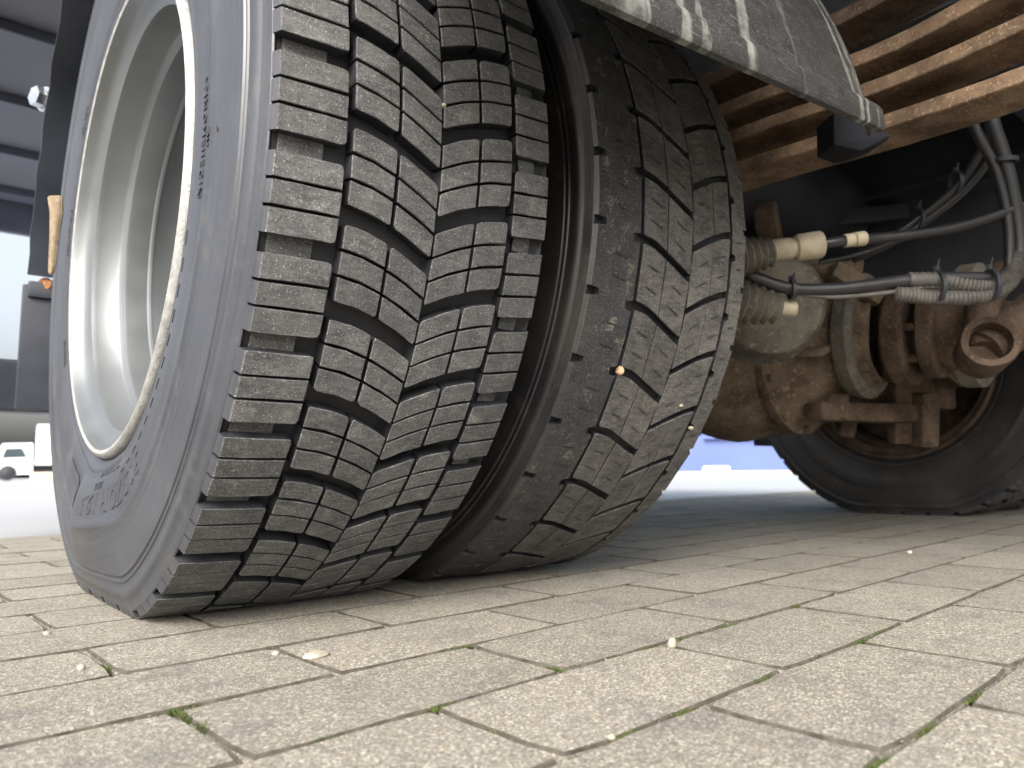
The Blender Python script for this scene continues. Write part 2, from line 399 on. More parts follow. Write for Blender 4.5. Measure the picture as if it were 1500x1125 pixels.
for idx, (rank, q, dd, nn) in enumerate(cells):
    k = rg.randrange(10); z = rg.uniform(-0.0005, 0.0005); tx, ty = rg.uniform(-0.003, 0.003), rg.uniform(-0.002, 0.002)
    flip = pi if rg.random() < .5 else 0
    if z + 0.0 > 0 and False: pass
    if idx < 300 and rank < 1e8:
        link('paver', pav_me[k], ground, q+Vector((0, 0, z)), (tx, ty, PHI+flip))
    else:
        R = Matrix.Rotation(PHI+flip, 3, 'Z')
        V, F, I = pav[k]; stuff.add([q+Vector((0, 0, z))+R @ Vector(v) for v in V], F); stuff.I[-len(F):] = I
o = stuff.make('paver_field', [M['paver'], M['paver_edge']], ground, smooth=False); o['kind'] = 'stuff'
# yard surface beyond the paved strip: four sheets round the field
g = G()
A = 5.9
for (x0, x1, y0, y1) in ((-300, 300, 1.1791, 300),):
    g.add([DV*x0+NV*y0+Vector((0, 0, -0.002)), DV*x1+NV*y0+Vector((0, 0, -0.002)), DV*x1+NV*y1+Vector((0, 0, -0.002)), DV*x0+NV*y1+Vector((0, 0, -0.002))], [(0, 1, 2, 3)])
g.add([DV*3.4+NV*-300+Vector((0, 0, -0.0025)), DV*300+NV*-300+Vector((0, 0, -0.0025)), DV*300+NV*1.1791+Vector((0, 0, -0.0025)), DV*3.4+NV*1.1791+Vector((0, 0, -0.0025))], [(0, 1, 2, 3)])
g.add([DV*-300+NV*-300+Vector((0, 0, -0.0025)), DV*-3.5+NV*-300+Vector((0, 0, -0.0025)), DV*-3.5+NV*1.1791+Vector((0, 0, -0.0025)), DV*-300+NV*1.1791+Vector((0, 0, -0.0025))], [(0, 1, 2, 3)])
o = g.make('yard', M['yard'], smooth=False); tag(o, None, kind='structure')

# ------------------------------------------------------------------ the truck
truck = empty('parked_truck', (1.30, 0, 0))
tag(truck, 'truck seen from below beside its twin rear wheels, rusty leaf springs and dusty axle', 'truck')
_tloc = Vector((1.30, 0, 0))
def part(o):
    """parent to the truck keeping the world place"""
    o.parent = truck; o.location = Vector(o.location)-_tloc; return o

HUB = 0.4393           # axle height
TW = 0.258             # tread width
def tyre_radius(u, R=0.4645, drop=0.0035):
    t = abs(u-TW/2)/(TW/2); return R-drop*t**3.2
def deform(u, r, th, Rs=None):
    """load on the tyre: tread pressed flat on the ground, sidewalls bulging above the contact patch"""
    th = (th+pi) % (2*pi)-pi
    D = 0.0
    if abs(th) < radians(60):
        Rs = Rs if Rs is not None else tyre_radius(min(max(u, 0), TW))
        d = Rs-HUB/cos(th); D = (d+sqrt(d*d+0.005**2))/2
        if d < -0.03: D *= max(0, 1-(-0.03-d)/0.05)
    t = min(max((r-0.277)/(0.450-0.277), 0), 1)
    wgt = t*t*(3-2*t); r2 = r-D*wgt
    b = sin(pi*min(t, 1))**1.0*D*0.75
    if u < 0.03: u -= b*(1-max(u, 0)/0.03)
    elif u > TW-0.03: u += b*(1-max(TW-u, 0)/0.03)
    return u, r2
def ring_pt(u, r, th):
    u, r = deform(u, r, th); return Vector((u, -r*sin(th), -r*cos(th)))

SIDE = [(.010, .262), (.003, .269), (-.000, .2790), (-.0036, .2838), (-.0072, .290), (-.0082, .2935), (-.0076, .2965), (-.0092, .300), (-.0115, .311),
        (-.0133, .325), (-.0146, .343), (-.0150, .3585), (-.0163, .3610), (-.0165, .3655), (-.0152, .3680), (-.0147, .385), (-.0131, .402),
        (-.0120, .4130), (-.0114, .4185), (-.0097, .4196), (-.0094, .4218), (-.0109, .4232), (-.0109, .4250), (-.0095, .4262), (-.0089, .4300),
        (-.0098, .4345), (-.0098, .4375), (-.0085, .4405), (-.0070, .4420), (-.0058, .4445), (-.0046, .4490), (-.0034, .4530), (-.0020, .4538), (.0008, .4512), (.006, .4505)]
def casing(name, n=480, deep=0.0, mat='side'):
    prof = [(u, r-(deep if r > .4465 else 0)) for u, r in SIDE]
    prof = prof+[(TW*k/6, .4508) for k in range(1, 6)]+[(TW-u, r) for u, r in prof[::-1]]
    V = []; 
    for u, r in prof:
        for i in range(n):
            V.append(ring_pt(u, r, 2*pi*i/n))
    m_ = len(prof)
    F = [(j*n+i, (j+1)*n+i, (j+1)*n+(i+1) % n, j*n+(i+1) % n) for j in range(m_-1) for i in range(n)]
    ng0 = len(SIDE)-3; ng1 = m_-len(SIDE)+2
    mi = [1 if ng0 <= j < ng1 else 0 for j in range(m_-1) for i in range(n)]
    return mesh(name, V, F, [M[mat], M['groove']], True, mi, 32)

def poly_lug(u0, u1, low, high, b, Rm, rounded=(0, 0, 0, 0), rad=0.004, ns=4):
    """outline (u, theta) of a lug between edges b(u)+low and b(u)+high (degrees)"""
    lo = [(u0+(u1-u0)*k/ns, b(u0+(u1-u0)*k/ns)+low) for k in range(ns+1)]
    hi = [(u, b(u)+high) for u, _ in lo][::-1]
    pts = [(u, radians(s)) for u, s in lo+hi]
    cor = {0: rounded[0], ns: rounded[1], ns+1: rounded[2], 2*ns+1: rounded[3]}
    out = []
    n = len(pts)
    for i, p in enumerate(pts):
        if cor.get(i):
            a = pts[i-1]; c = pts[(i+1) % n]
            def tow(p, q):
                d = hypot(q[0]-p[0], (q[1]-p[1])*Rm); k = min(rad/d, 0.45)
                return (p[0]+(q[0]-p[0])*k, p[1]+(q[1]-p[1])*k)
            A_, C_ = tow(p, a), tow(p, c)
            mid = ((A_[0]+C_[0])/2*0.45+p[0]*0.55, (A_[1]+C_[1])/2*0.45+p[1]*0.55)
            out += [A_, mid, C_]
        else: out.append(p)
    return out
JIT = 0
def add_lug(gm, poly, dth, Rf, rbase, bev=0.0008, flare=0.0, rflare=0.4526, rigid=False):
    n = len(poly); cu = sum(p[0] for p in poly)/n; ct = sum(p[1] for p in poly)/n
    jr = random.Random(int(len(gm.V)*7+JIT*131)); poly = [(u+(jr.uniform(-.0003, .0003) if .002 < u < TW-.002 else 0), th+jr.uniform(-.0006, .0006)*(0 if rigid else 1)) for u, th in poly]
    dz = 0 if rigid else jr.uniform(-.0003, .0002)
    V = []
    def put(u, th, r): 
        V.append(ring_pt(u, r+dz, th+dth))
    for u, th in poly:           # base
        uu, rr = u, rbase
        if flare and u < 0.004: uu, rr = u-flare, rflare
        if flare and u > TW-0.004: uu, rr = u+flare, rflare
        put(uu, th, rr)
    for u, th in poly: put(u, th, Rf(u)-bev)
    for u, th in poly:
        d = hypot(cu-u, (ct-th)*0.46); k = bev/d if d else 0
        put(u+(cu-u)*k, th+(ct-th)*k, Rf(u))
    F = []; I = []
    for r in (0, 1):
        for i in range(n):
            F.append((r*n+i, r*n+(i+1) % n, (r+1)*n+(i+1) % n, (r+1)*n+i)[::-1])
            ou = [flare and (poly[q][0] < .004 or poly[q][0] > TW-.004) for q in (i, (i+1) % n)]
            I.append((2 if all(ou) else 1) if r == 0 else 0)
    F.append(tuple(range(2*n, 3*n))[::-1]); I.append(0)
    k = len(gm.V); gm.V += V; gm.F += [tuple(i+k for i in f) for f in F]; gm.I += I

def interp(tab):
    def f(u):
        if u <= tab[0][0]: return tab[0][1]
        for (a, x), (b_, y) in zip(tab, tab[1:]):
            if u <= b_:
                t = (u-a)/(b_-a); return x+(y-x)*t
        return tab[-1][1]
    return f
# lower edge of each block of the fresh tyre, degrees round the wheel, at one pitch
bSL = interp([(0, 64.6), (.052, 64.75)])
bML = interp([(.058, 68.5), (.077, 68.15), (.095, 67.5), (.115, 66.5), (.137, 65.1)])
bMR = interp([(.137, 60.4), (.155, 61.5), (.172, 62.35), (.190, 63.0), (.212, 63.5)])
bSR = interp([(.215, 60.35), (.258, 60.95)])
SG = 0.14      # half a sipe, degrees
def third(tot, j): 
    a = tot*j/3+(SG if j else 0); b = tot*(j+1)/3-(SG if j < 2 else 0); return a, b
def blocks_new(kind, dth):
    gm = G(); R = 0.464; rb = 0.4502
    if kind == 'outer':
        for j in range(3):
            a, b = third(7.2, j)
            add_lug(gm, poly_lug(0.0, .0525, a, b, bSL, R, (0, j == 0, j == 2, 0), ns=3), dth, tyre_radius, rb, flare=0.0034)
        # tie bar bridging the slot to the next block
        add_lug(gm, [(0.005, radians(71.3)), (.039, radians(71.3)), (.039, radians(73.8)), (.005, radians(73.8))], dth, lambda u: tyre_radius(u)-0.0095, rb)
    elif kind == 'left':
        for (u0, u1, fl) in ((.058, .0955, 0), (.0985, .1355, 1)):
            for j in range(3):
                a, b = third(7.25, j)
                rd = (j == 0 and not fl, j == 0, j == 2 and fl, j == 2 and not fl)
                rd = (j == 0, j == 0, j == 2, j == 2)
                add_lug(gm, poly_lug(u0, u1, a, b, bML, R, rd, 0.003), dth, tyre_radius, rb)
    elif kind == 'right':
        for (u0, u1, fl) in ((.1375, .1745, 0), (.1775, .2115, 1)):
            for j in range(3):
                a, b = third(7.3, j)
                rd = (j == 0 and not fl, j == 0 and fl, j == 2, j == 2)
                add_lug(gm, poly_lug(u0, u1, a, b, bMR, R, rd, 0.003 if not fl else 0.005), dth, tyre_radius, rb)
    else:
        for j in range(3):
            a, b = third(7.3, j)
            add_lug(gm, poly_lug(.2165, .258, a, b, bSR, R, (j == 0, 0, 0, j == 2), ns=3), dth, tyre_radius, rb, flare=0.0034)
        add_lug(gm, [(.226, radians(68.0)), (.246, radians(68.0)), (.246, radians(69.9)), (.226, radians(69.9))], dth, lambda u: tyre_radius(u)-0.008, rb)
    return gm
def finish(gm, name, mats):
    me = mesh(name, gm.V, gm.F, mats, False, gm.I)
    bm = bmesh.new(); bm.from_mesh(me); bmesh.ops.recalc_face_normals(bm, faces=bm.faces); bm.to_mesh(me); bm.free()
    return me

def rot_x(dth): return (-dth, 0, 0)
def place_blocks(tyre, builder, kinds, pitch, count, mats, name='tread_block'):
    global JIT
    for kind in kinds:
        shared = {}
        base = {}
        for k in range(count):
            JIT = k % 4 if abs(((radians(66+pitch*k)+pi) % (2*pi))-pi) >= radians(68) else k
            dth = radians(pitch*k)
            cen = (radians(66)+dth+pi) % (2*pi)-pi
            if abs(cen) < radians(68):
                me = finish(builder(kind, dth), name, mats); link(name, me, tyre)
            else:
                if JIT not in base:
                    off = radians(pitch*round(60/pitch)); base[JIT] = (finish(builder(kind, off), name, mats), off)
                me, off = base[JIT]
                link(name, me, tyre, rot=rot_x(dth-off))

# ---- outer wheel
tyre = link('tyre', casing('tyre')); tyre.location = (0, 0, HUB); part(tyre)
tyre['label'] = 'outer rear tyre with deep, freshly cut block tread and smooth grey sidewall'
place_blocks(tyre, blocks_new, ('outer', 'left', 'right', 'inner'), 9.0, 40, [M['tread'], M['groove'], M['side']])

# ---- lettering moulded on the sidewall
def side_x(r):
    for (u, a), (v, b) in zip(SIDE, SIDE[1:]):
        if a <= r <= b: return u+(v-u)*(r-a)/(b-a)
    return -0.02
def lettering(txt, th0, r0, size, h=0.0009, space=1.0, stretch=1.0, flip=False):
    cu = bpy.data.curves.new('t', 'FONT'); cu.body = txt; cu.size = size; cu.extrude = 0.5; cu.space_character = space; cu.resolution_u = 2
    ob = bpy.data.objects.new('t', cu); COL.objects.link(ob)
    dg = bpy.context.evaluated_depsgraph_get(); me = bpy.data.meshes.new_from_object(ob.evaluated_get(dg))
    COL.objects.unlink(ob); bpy.data.objects.remove(ob)
    V = []; 
    for v in me.vertices:
        x, y, z = v.co; r = r0+y; th = th0-x*stretch/r0
        u = side_x(r)+(0.0006 if z < 0 else -h)
        V.append(ring_pt(u, r, th))
    F = [tuple(p.vertices) for p in me.polygons]
    bpy.data.meshes.remove(me)
    me2 = mesh('lettering', V, F, M['side'])
    bm = bmesh.new(); bm.from_mesh(me2); bmesh.ops.recalc_face_normals(bm, faces=bm.faces); bm.to_mesh(me2); bm.free()
    return link('lettering', me2, tyre)
lettering('+PINOMEIIECIN', radians(94), 0.3420, 0.0120, h=.0011, space=1.25)
lettering('TWI', radians(85.6), 0.3640-.004, 0.0080, h=.0012)
lettering('305/70R19.5', radians(33), 0.3245, 0.036, h=0.0007, space=1.0)
lettering('3315', radians(11), 0.3110, 0.0115, h=0.0012, space=1.1)
lettering('TIRES SEILING', radians(18), 0.2975, 0.0095, h=0.0009)
lettering('TUBELESS', radians(-62), 0.3000, 0.010, h=0.0008)
lettering('REGROOVABLE', radians(-95), 0.3010, 0.010, h=0.0008)
lettering('152/148M', radians(-128), 0.3010, 0.012, h=0.0008)
# raised bars (dashes) round the bead and the wedge panel in the lettered zone
gm = G()
for k in range(13):
    a0 = radians(20+k*4.2); a1 = a0+radians(2.2)
    V = []
    for (a_, r_) in ((a0, .3135), (a1, .3135), (a1, .3148), (a0, .3148)):
        V.append(ring_pt(side_x(r_)-0.0007, r_, a_))
    for (a_, r_) in ((a0, .3135), (a1, .3135), (a1, .3148), (a0, .3148)):
        V.append(ring_pt(side_x(r_)+0.0004, r_, a_))
    gm.add(V, [(0, 1, 2, 3), (4, 5, 6, 7), (0, 1, 5, 4), (1, 2, 6, 5), (2, 3, 7, 6), (3, 0, 4, 7)])
me = mesh('moulded_bars', gm.V, gm.F, M['side']); o = link('moulded_bars', me, tyre); o['kind'] = 'stuff'
gm = G(); nA = 14
for (ra, rb_, a0, a1) in ((.316, .352, -12, -30),):
    V = []; F = []
    for k in range(nA+1):
        a_ = radians(a0+(a1-a0)*k/nA)
        r1 = rb_-(rb_-ra)*0.10*k/nA
        for r_ in (ra, (ra+r1)/2, r1): V.append(ring_pt(side_x(r_)-0.0010, r_, a_))
    for k in range(nA):
        for q in (0, 1): F.append((k*3+q, k*3+q+1, (k+1)*3+q+1, (k+1)*3+q))
    gm.add(V, F)
me = mesh('moulded_panel', gm.V, gm.F, M['side']); link('moulded_panel', me, tyre)
# vent pips / wear dimple
gm = G(); gm.sphere(ring_pt(side_x(.380)+0.0012, .380, radians(85.0)), 0.0030, 14, 8, (0.8, 1.0, 1.6))
gm.make('wear_dimple', M['groove'], tyre)

# ---- outer rim
def rim_lathe(name, prof, mats, mi_of, parent_loc, n=256):
    V = []; m_ = len(prof)
    for x, r in prof:
        for i in range(n): q = 2*pi*i/n; V.append((x, r*sin(q), r*cos(q)))
    F = [(j*n+i, j*n+(i+1) % n, (j+1)*n+(i+1) % n, (j+1)*n+i) for j in range(m_-1) for i in range(n)]
    mi = [mi_of(j) for j in range(m_-1) for i in range(n)]
    me = mesh(name, V, F, mats, True, mi, 40)
    o = link(name, me, None, parent_loc); return part(o)
RIM = [(.012, .2755), (.002, .2795), (-.004, .2800), (-.0085, .2780), (-.0105, .2740), (-.0090, .2700), (-.004, .2675), (.002, .2655), (.008, .2610), (.0115, .2530),
       (.014, .2485), (.020, .2470), (.046, .2455), (.0485, .2435), (.0535, .2360), (.057, .2352), (.084, .2350), (.086, .2325), (.089, .2320), (.092, .2343), (.120, .2345), (.132, .2325), (.140, .2270), (.146, .2180),
       (.150, .205), (.158, .180), (.166, .150), (.169, .140), (.171, .12), (.171, .09)]
rim = rim_lathe('wheel_rim', RIM, [M['rim'], M['rim_edge']], lambda j: 1 if j < 5 else 0, (0, 0, HUB))
rim['label'] = 'deep silver painted rim of the outer rear wheel'
hubg = G(); hubg.lathe([(.171, .09), (.150, .088), (.120, .075), (.115, .06), (.113, .0001)], (0, 0, HUB), (1, 0, 0), 64)
part(hubg.make('hub', M['dusty_grey']))
for k in range(8):
    hubg = G(); q = 2*pi*k/8; hubg.lathe([(0, .0001), (0, .012), (.028, .012), (.028, .0001)], (.171, .115*cos(q), HUB+.115*sin(q)), (-1, 0, 0), 6)
    part(hubg.make('wheel_nut', M['dusty_grey']))

# ---- inner wheel (older, worn tyre with continuous shoulder ribs)
X2 = 0.329
def rad_old(u): return tyre_radius(u, 0.4610, 0.0030)
tyre2 = link('tyre', casing('tyre', mat='side_old')); tyre2.location = (X2, 0, HUB); part(tyre2)
tyre2['label'] = 'inner rear tyre, older and worn, with solid dusty shoulder rib'
PI2 = 360/41
cL = interp([(.064, 65.0), (.085, 64.6), (.105, 63.6), (.125, 62.5), (.150, 61.2)])
cR = interp([(.151, 65.5), (.172, 66.9), (.190, 67.9), (.205, 68.6), (.225, 69.3)])
def slit(gm, dth, u0, u1, th0, th1):  # dark strip laid on the tread, its colour standing for a cut's shade
    c = [(u0, th0-.085), (u1, th1-.085), (u1, th1+.085), (u0, th0+.085)]
    V = [ring_pt(u, rad_old(u)+0.0003, radians(t)+dth) for u, t in c]
    k = len(gm.V); gm.V += V; gm.F.append((k, k+1, k+2, k+3)); gm.I.append(1)
def blocks_old(kind, dth):
    gm = G(); R = .46; rb = .4502; p = PI2
    if kind == 'rib':          # continuous shoulder rib: edge slots left and right of every pitch
        t = 61.0
        pts = [(0, t), (.030, t), (.058, t), (.0612, t), (.0612, t+3.1), (.0515, t+3.3), (.0505, t+4.3), (.0612, t+4.5), (.0612, t+p), (.045, t+p), (.020, t+p), (0, t+p),
               (0, t+5.4), (.0105, t+5.2), (.0115, t+4.4), (0, t+4.2)]
        gm2 = G(); add_lug(gm2, [(u, radians(s)) for u, s in pts], dth, rad_old, rb, bev=0.0001, rigid=True, flare=0.0034, rflare=0.4526)
        k = len(gm.V); gm.V += gm2.V; gm.F += [tuple(i+k for i in f) for f in gm2.F]; gm.I += gm2.I
        slit(gm, dth, .027, .046, t+1.3, t+.9); slit(gm, dth, .026, .047, t+7.2, t+6.8)
    elif kind == 'left':
        for (u0, u1, fl) in ((.0672, .1050, 0), (.1073, .1490, 1)):
            add_lug(gm, poly_lug(u0, u1, .55, p-.55, cL, R, (not fl, fl, fl, not fl), .0025), dth, rad_old, rb)
            for q in (.33, .66):
                um = (u0+u1)/2; slit(gm, dth, um-.009, um+.009, cL(um-.009)+p*q, cL(um+.009)+p*q)
    elif kind == 'right':
        for (u0, u1, fl) in ((.1515, .189, 0), (.1905, .222, 1)):
            add_lug(gm, poly_lug(u0, u1, .5, p-.5, cR, R, (0, 0, fl, 0), .003), dth, rad_old, rb)
            for q in (.33, .66):
                um = (u0+u1)/2; slit(gm, dth, um-.008, um+.008, cR(um-.008)+p*q, cR(um+.008)+p*q)
    else:
        t = 62.0
        pts = [(.227, t), (.243, t), (.258, t), (.258, t+p-.9), (.252, t+p-.8), (.251, t+p), (.227, t+p), (.227, t+4.6), (.234, t+4.3), (.234, t+3.6), (.227, t+3.3)]
        add_lug(gm, [(u, radians(s)) for u, s in pts], dth, rad_old, rb, bev=0.0003, rigid=True, flare=0.0034, rflare=0.4526)
        slit(gm, dth, .236, .248, t+2.4, t+2.6); slit(gm, dth, .236, .248, t+6.4, t+6.6)
    return gm
_save_R = tyre_radius
place_blocks(tyre2, blocks_old, ('left', 'right'), PI2, 41, [M['tread_old'], M['groove'], M['side_old']])
for kind, nm in (('rib', 'shoulder_rib'), ('inner', 'shoulder_rib')):
    gm = G()
    for k in range(41):
        b_ = blocks_old(kind, radians(PI2*k)); q = len(gm.V); gm.V += b_.V; gm.F += [tuple(i+q for i in f) for f in b_.F]; gm.I += b_.I
    link(nm, finish(gm, nm, [M['rib'] if kind == 'rib' else M['tread_old'], M['groove'], M['side_old']]), tyre2)
rim_lathe('wheel_rim', [(TW-x, r) for x, r in RIM[:20]]+[(TW-.20, .232), (.03, .236), (.012, .248), (.0, .266), (-.005, .275)], [M['rim_dark']], lambda j: 0, (X2, 0, HUB), 128)

# ---- opposite pair of wheels
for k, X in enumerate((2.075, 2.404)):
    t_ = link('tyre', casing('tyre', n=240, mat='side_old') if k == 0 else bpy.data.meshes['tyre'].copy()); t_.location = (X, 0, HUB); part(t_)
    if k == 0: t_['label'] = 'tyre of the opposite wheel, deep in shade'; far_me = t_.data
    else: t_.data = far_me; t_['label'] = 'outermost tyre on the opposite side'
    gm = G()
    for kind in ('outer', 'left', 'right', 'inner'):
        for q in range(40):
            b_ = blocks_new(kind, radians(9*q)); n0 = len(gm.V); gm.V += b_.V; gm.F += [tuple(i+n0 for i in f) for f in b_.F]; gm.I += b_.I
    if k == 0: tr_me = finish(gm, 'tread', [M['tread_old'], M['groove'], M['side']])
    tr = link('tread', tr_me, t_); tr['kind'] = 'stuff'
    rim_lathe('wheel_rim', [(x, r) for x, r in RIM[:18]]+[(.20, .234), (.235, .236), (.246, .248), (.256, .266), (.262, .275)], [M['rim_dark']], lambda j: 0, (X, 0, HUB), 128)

g = G(); g.lathe([(.0, .0001), (.0, .12), (.012, .15), (.03, .19), (.045, .2345)], (2.075+.205, 0, HUB), (-1, 0, 0), 64)
part(g.make('wheel_disc', M['rim_dark']))

# ---- rusty leaf springs along the near chassis rail
def leaf(pts, X0, wd, th, name='spring_leaf', mat='rust'):
    """pts: (y, z of the underside)"""
    P_ = []; n = len(pts); gm = G()
    ext = [Vector((0, y, z)) for y, z in pts]; C = []
    e2 = [ext[0]*2-ext[1]]+ext+[ext[-1]*2-ext[-2]]
    for i in range(1, len(e2)-2):
        for k in range(10):
            t = k/10; a, b, c, d = e2[i-1:i+3]
            C.append(0.5*((2*b)+(c-a)*t+(2*a-5*b+4*c-d)*t*t+(3*b-a-3*c+d)*t**3))
    C.append(ext[-1])
    e = .0014; sec = [(0, e), (e, 0), (wd-e, 0), (wd, e), (wd, th-e), (wd-e, th), (e, th), (0, th-e)]
    V = [(X0+x, c.y, c.z+z) for c in C for x, z in sec]; m_ = len(sec)
    F = [(j*m_+i, j*m_+(i+1) % m_, (j+1)*m_+(i+1) % m_, (j+1)*m_+i) for j in range(len(C)-1) for i in range(m_)]
    F += [tuple(range(m_)), tuple(range((len(C)-1)*m_, len(C)*m_))]
    gm.add(V, F); return part(gm.make(name, M[mat], smooth=True, sharp=30, jitter=0.0005, jscale=60))
leaf([(.80, .60), (.3, .585), (0, .583), (-.36, .577), (-.563, .567), (-.715, .5645), (-.90, .573), (-1.15, .60)], .75, .075, .019)
leaf([(.80, .66), (.3, .635), (0, .632), (-.36, .629), (-.563, .618), (-.715, .624), (-.90, .643), (-1.15, .69)], .75, .075, .019)
leaf([(.80, .72), (.3, .69), (0, .686), (-.36, .676), (-.563, .664), (-.69, .676), (-.90, .705), (-1.15, .77)], .75, .075, .020)
leaf([(.80, .775), (.3, .745), (0, .74), (-.36, .735), (-.563, .735), (-.69, .755), (-.90, .80), (-1.15, .88)], .75, .075, .020, mat='rust_dk')
g = G(); g.box((.787, .02, .66), (.10, .16, .25), bev=.006); g.box((.787, .02, .545), (.12, .18, .04), bev=.005)
part(g.make('spring_seat', M['rust_dk']))
for s in (-.06, .06):
    g = G()
    for x in (.742, .832): g.tube([(x, s, .46), (x, s, .82)], .010, 10)
    part(g.make('u_bolt', M['rust_dk']))

# ---- mudguard over the wheel, camera side
g = G(); Rg = 0.611; XA, XB = -.03, .630
na = 30; cols = 24
def guard(th, x, dr=0.0):
    # bottom edge is almost straight down, then wraps over the wheel
    r = Rg+dr
    return Vector((x, -r*sin(th), HUB+0.0-r*cos(th)))
V = []; rows = []
th_lo = radians(96.7)
ths = [th_lo+radians(1.2)*0+radians(95)*k/na for k in range(na+1)]
def edge_drop(x): return 0.058*(1-(x-.16)/.457) if x < .617 else 0
for th in ths:
    for k in range(cols+1):
        x = XA+(XB-XA)*k/cols
        p = guard(th, x)
        if th == ths[0]: p.z -= edge_drop(x)*0.75
        rim_ = max(0, 1-(XB-x)/0.035); p.y += 0.012*rim_**2*1.0; 
        V.append(p)
n = cols+1
F = [(j*n+i, j*n+i+1, (j+1)*n+i+1, (j+1)*n+i) for j in range(na) for i in range(cols)]
# inner skin and closed edges
k0 = len(V); V += [Vector((v.x, v.y*0.993, HUB+(v.z-HUB)*0.993+0.0006)) for v in V[:k0]]
F += [tuple(i+k0 for i in f)[::-1] for f in F]
bd = list(range(n)); F += [(i, i+k0, i+1+k0, i+1) for i in range(cols)]
F += [(j*n+cols, j*n+cols+k0, (j+1)*n+cols+k0, (j+1)*n+cols) for j in range(na)]
F += [(j*n, j*n+k0, (j+1)*n+k0, (j+1)*n) for j in range(na)]
g.add(V, F)
mg = part(g.make('mudguard', M['fender'], smooth=True, sharp=50)); mg['label'] = 'black plastic mudguard streaked with dried white run-off'
# stiffening lip along the lower edge, proud of the panel
g = G(); V = []
for k in range(cols+1):
    x = XA+(XB-XA)*k/cols; zb = guard(ths[0], x).z-edge_drop(x)*0.75
    for dy, dz in ((.001, .030), (-.0025, .024), (-.0035, .003), (-.002, .0), (.004, -.001), (.004, .030)):
        V.append((x, guard(ths[0], x).y+dy, zb+dz))
F = [(i*6+j, i*6+(j+1) % 6, (i+1)*6+(j+1) % 6, (i+1)*6+j) for i in range(cols) for j in range(6)]+[tuple(range(6)), tuple(range(cols*6, cols*6+6))]
g.add(V, F); lipo = g.make('mudguard_lip', M['fender'], smooth=True, sharp=50)
lipo.parent = mg; lipo.location = -Vector(mg.location)-_tloc
# folded inner return at the corner
g = G(); q = [P(1221, 166, .90), P(1304, 198, .885), P(1298, 207, .89), P(1262, 220, .895), P(1248, 221, .90), P(1222, 212, .90)]
V = q+[v+fwd*.05 for v in q]; n = 6
g.add(V, [tuple(range(6)), tuple(range(6, 12))]+[(i, (i+1) % 6, 6+(i+1) % 6, 6+i) for i in range(6)])
r_ = g.make('mudguard_return', M['pitch'], smooth=False); r_.parent = mg; r_.location = -Vector(mg.location)-_tloc
# ---- far half of the mudguard (behind the wheel), and the flap and strap hanging from it
g = G(); V = []; na = 26; cols = 12
for j in range(na+1):
    th = radians(-96-90*j/na)
    for k in range(cols+1):
        x = -.026+.64*k/cols; rr = .615
        if k == 0: rr -= 0.0
        V.append(Vector((x+(0.0015*sin(j*2.3) if k == 0 else 0), -rr*sin(th), HUB-rr*cos(th))))
n = cols+1; F = [(j*n+i, j*n+i+1, (j+1)*n+i+1, (j+1)*n+i) for j in range(na) for i in range(cols)]
k0 = len(V); V += [Vector((v.x, v.y*1.008, HUB+(v.z-HUB)*1.008)) for v in V[:k0]]
F += [tuple(i+k0 for i in f)[::-1] for f in F]; F += [(j*n, j*n+k0, (j+1)*n+k0, (j+1)*n) for j in range(na)]+[(i, i+k0, i+1+k0, i+1) for i in range(cols)]
g.add(V, F); mg2 = part(g.make('mudguard', M['navy'], smooth=True, sharp=50)); mg2['label'] = 'black mudguard half on the far side of the wheels'
g = G(); g.box((.29, .632, .375), (.640, .010, .228), bev=.003)
g.box((.29, .628, .480), (.625, .02, .03), bev=.004)
fl = part(g.make('mud_flap', M['navy'])); fl['label'] = 'black rubber flap hanging behind the outer wheel'
g = G(); g.lathe([(0, .0001), (0, .011), (.006, .013), (.010, .010), (.012, .0001)], (.006, .628, .492), (-.35, -1, 0), 10)
part(g.make('rusty_bolt', M['rust_bolt']))
g = G(); g.bolts((-.018, .64, .852), (-1, -.4, 0), 0.0, 1, .019, .016); g.lathe([(0, .024), (.004, .024), (.004, .012), (.02, .012)], (-.012, .64, .852), (-1, -.4, 0), 16)
part(g.make('bolt', M['chrome']))

# ---- truck floor with its crossmembers, chassis rails, rear bumper bar
g = G(); g.box((1.31, .53, 1.19), (2.92, 3.44, .06)); part(g.make('load_floor', M['floor'], smooth=False))
for k, y in enumerate([-1.1, -.6, .62, 1.0, 1.38, 1.76, 2.14]):
    g = G(); g.box((1.31, y, 1.146), (2.86, .08, .026), bev=.004)
    part(g.make('floor_beam', M['beam'], smooth=False))
g = G(); g.box((1.31, 2.235, 1.13), (2.92, .03, .20), bev=.005); part(g.make('rear_sill', M['beam'], smooth=False))
g = G(); g.box((-.15, .53, 1.16), (.04, 3.44, .12), bev=.006); part(g.make('side_rail', M['beam'], smooth=False))
for x, s in ((.93, 1), (1.70, -1)):
    g = G(); g.box((x, -.6, .93), (.008, 5.6, .25)); g.box((x+s*.035, -.6, .802), (.07, 5.6, .008)); g.box((x+s*.035, -.6, 1.058), (.07, 5.6, .008))
    part(g.make('chassis_rail', M['chassis'], smooth=False))
for y in (-1.5, -.55, .7, 1.9):
    g = G(); g.box((1.315, y, .93), (.75, .06, .2), bev=.005); part(g.make('chassis_crossmember', M['chassis'], smooth=False))
g = G(); g.box((1.2, 1.06, .345), (2.72, .07, .118), bev=.008)
bb = part(g.make('bumper_bar', M['navy'], smooth=False))
g = G(); g.box((-.115, 1.00, .372), (.05, .035, .028), bev=.006); g.box((-.105, .995, .338), (.022, .03, .05), bev=.005)
part(g.make('lamp_bracket', M['cream']))
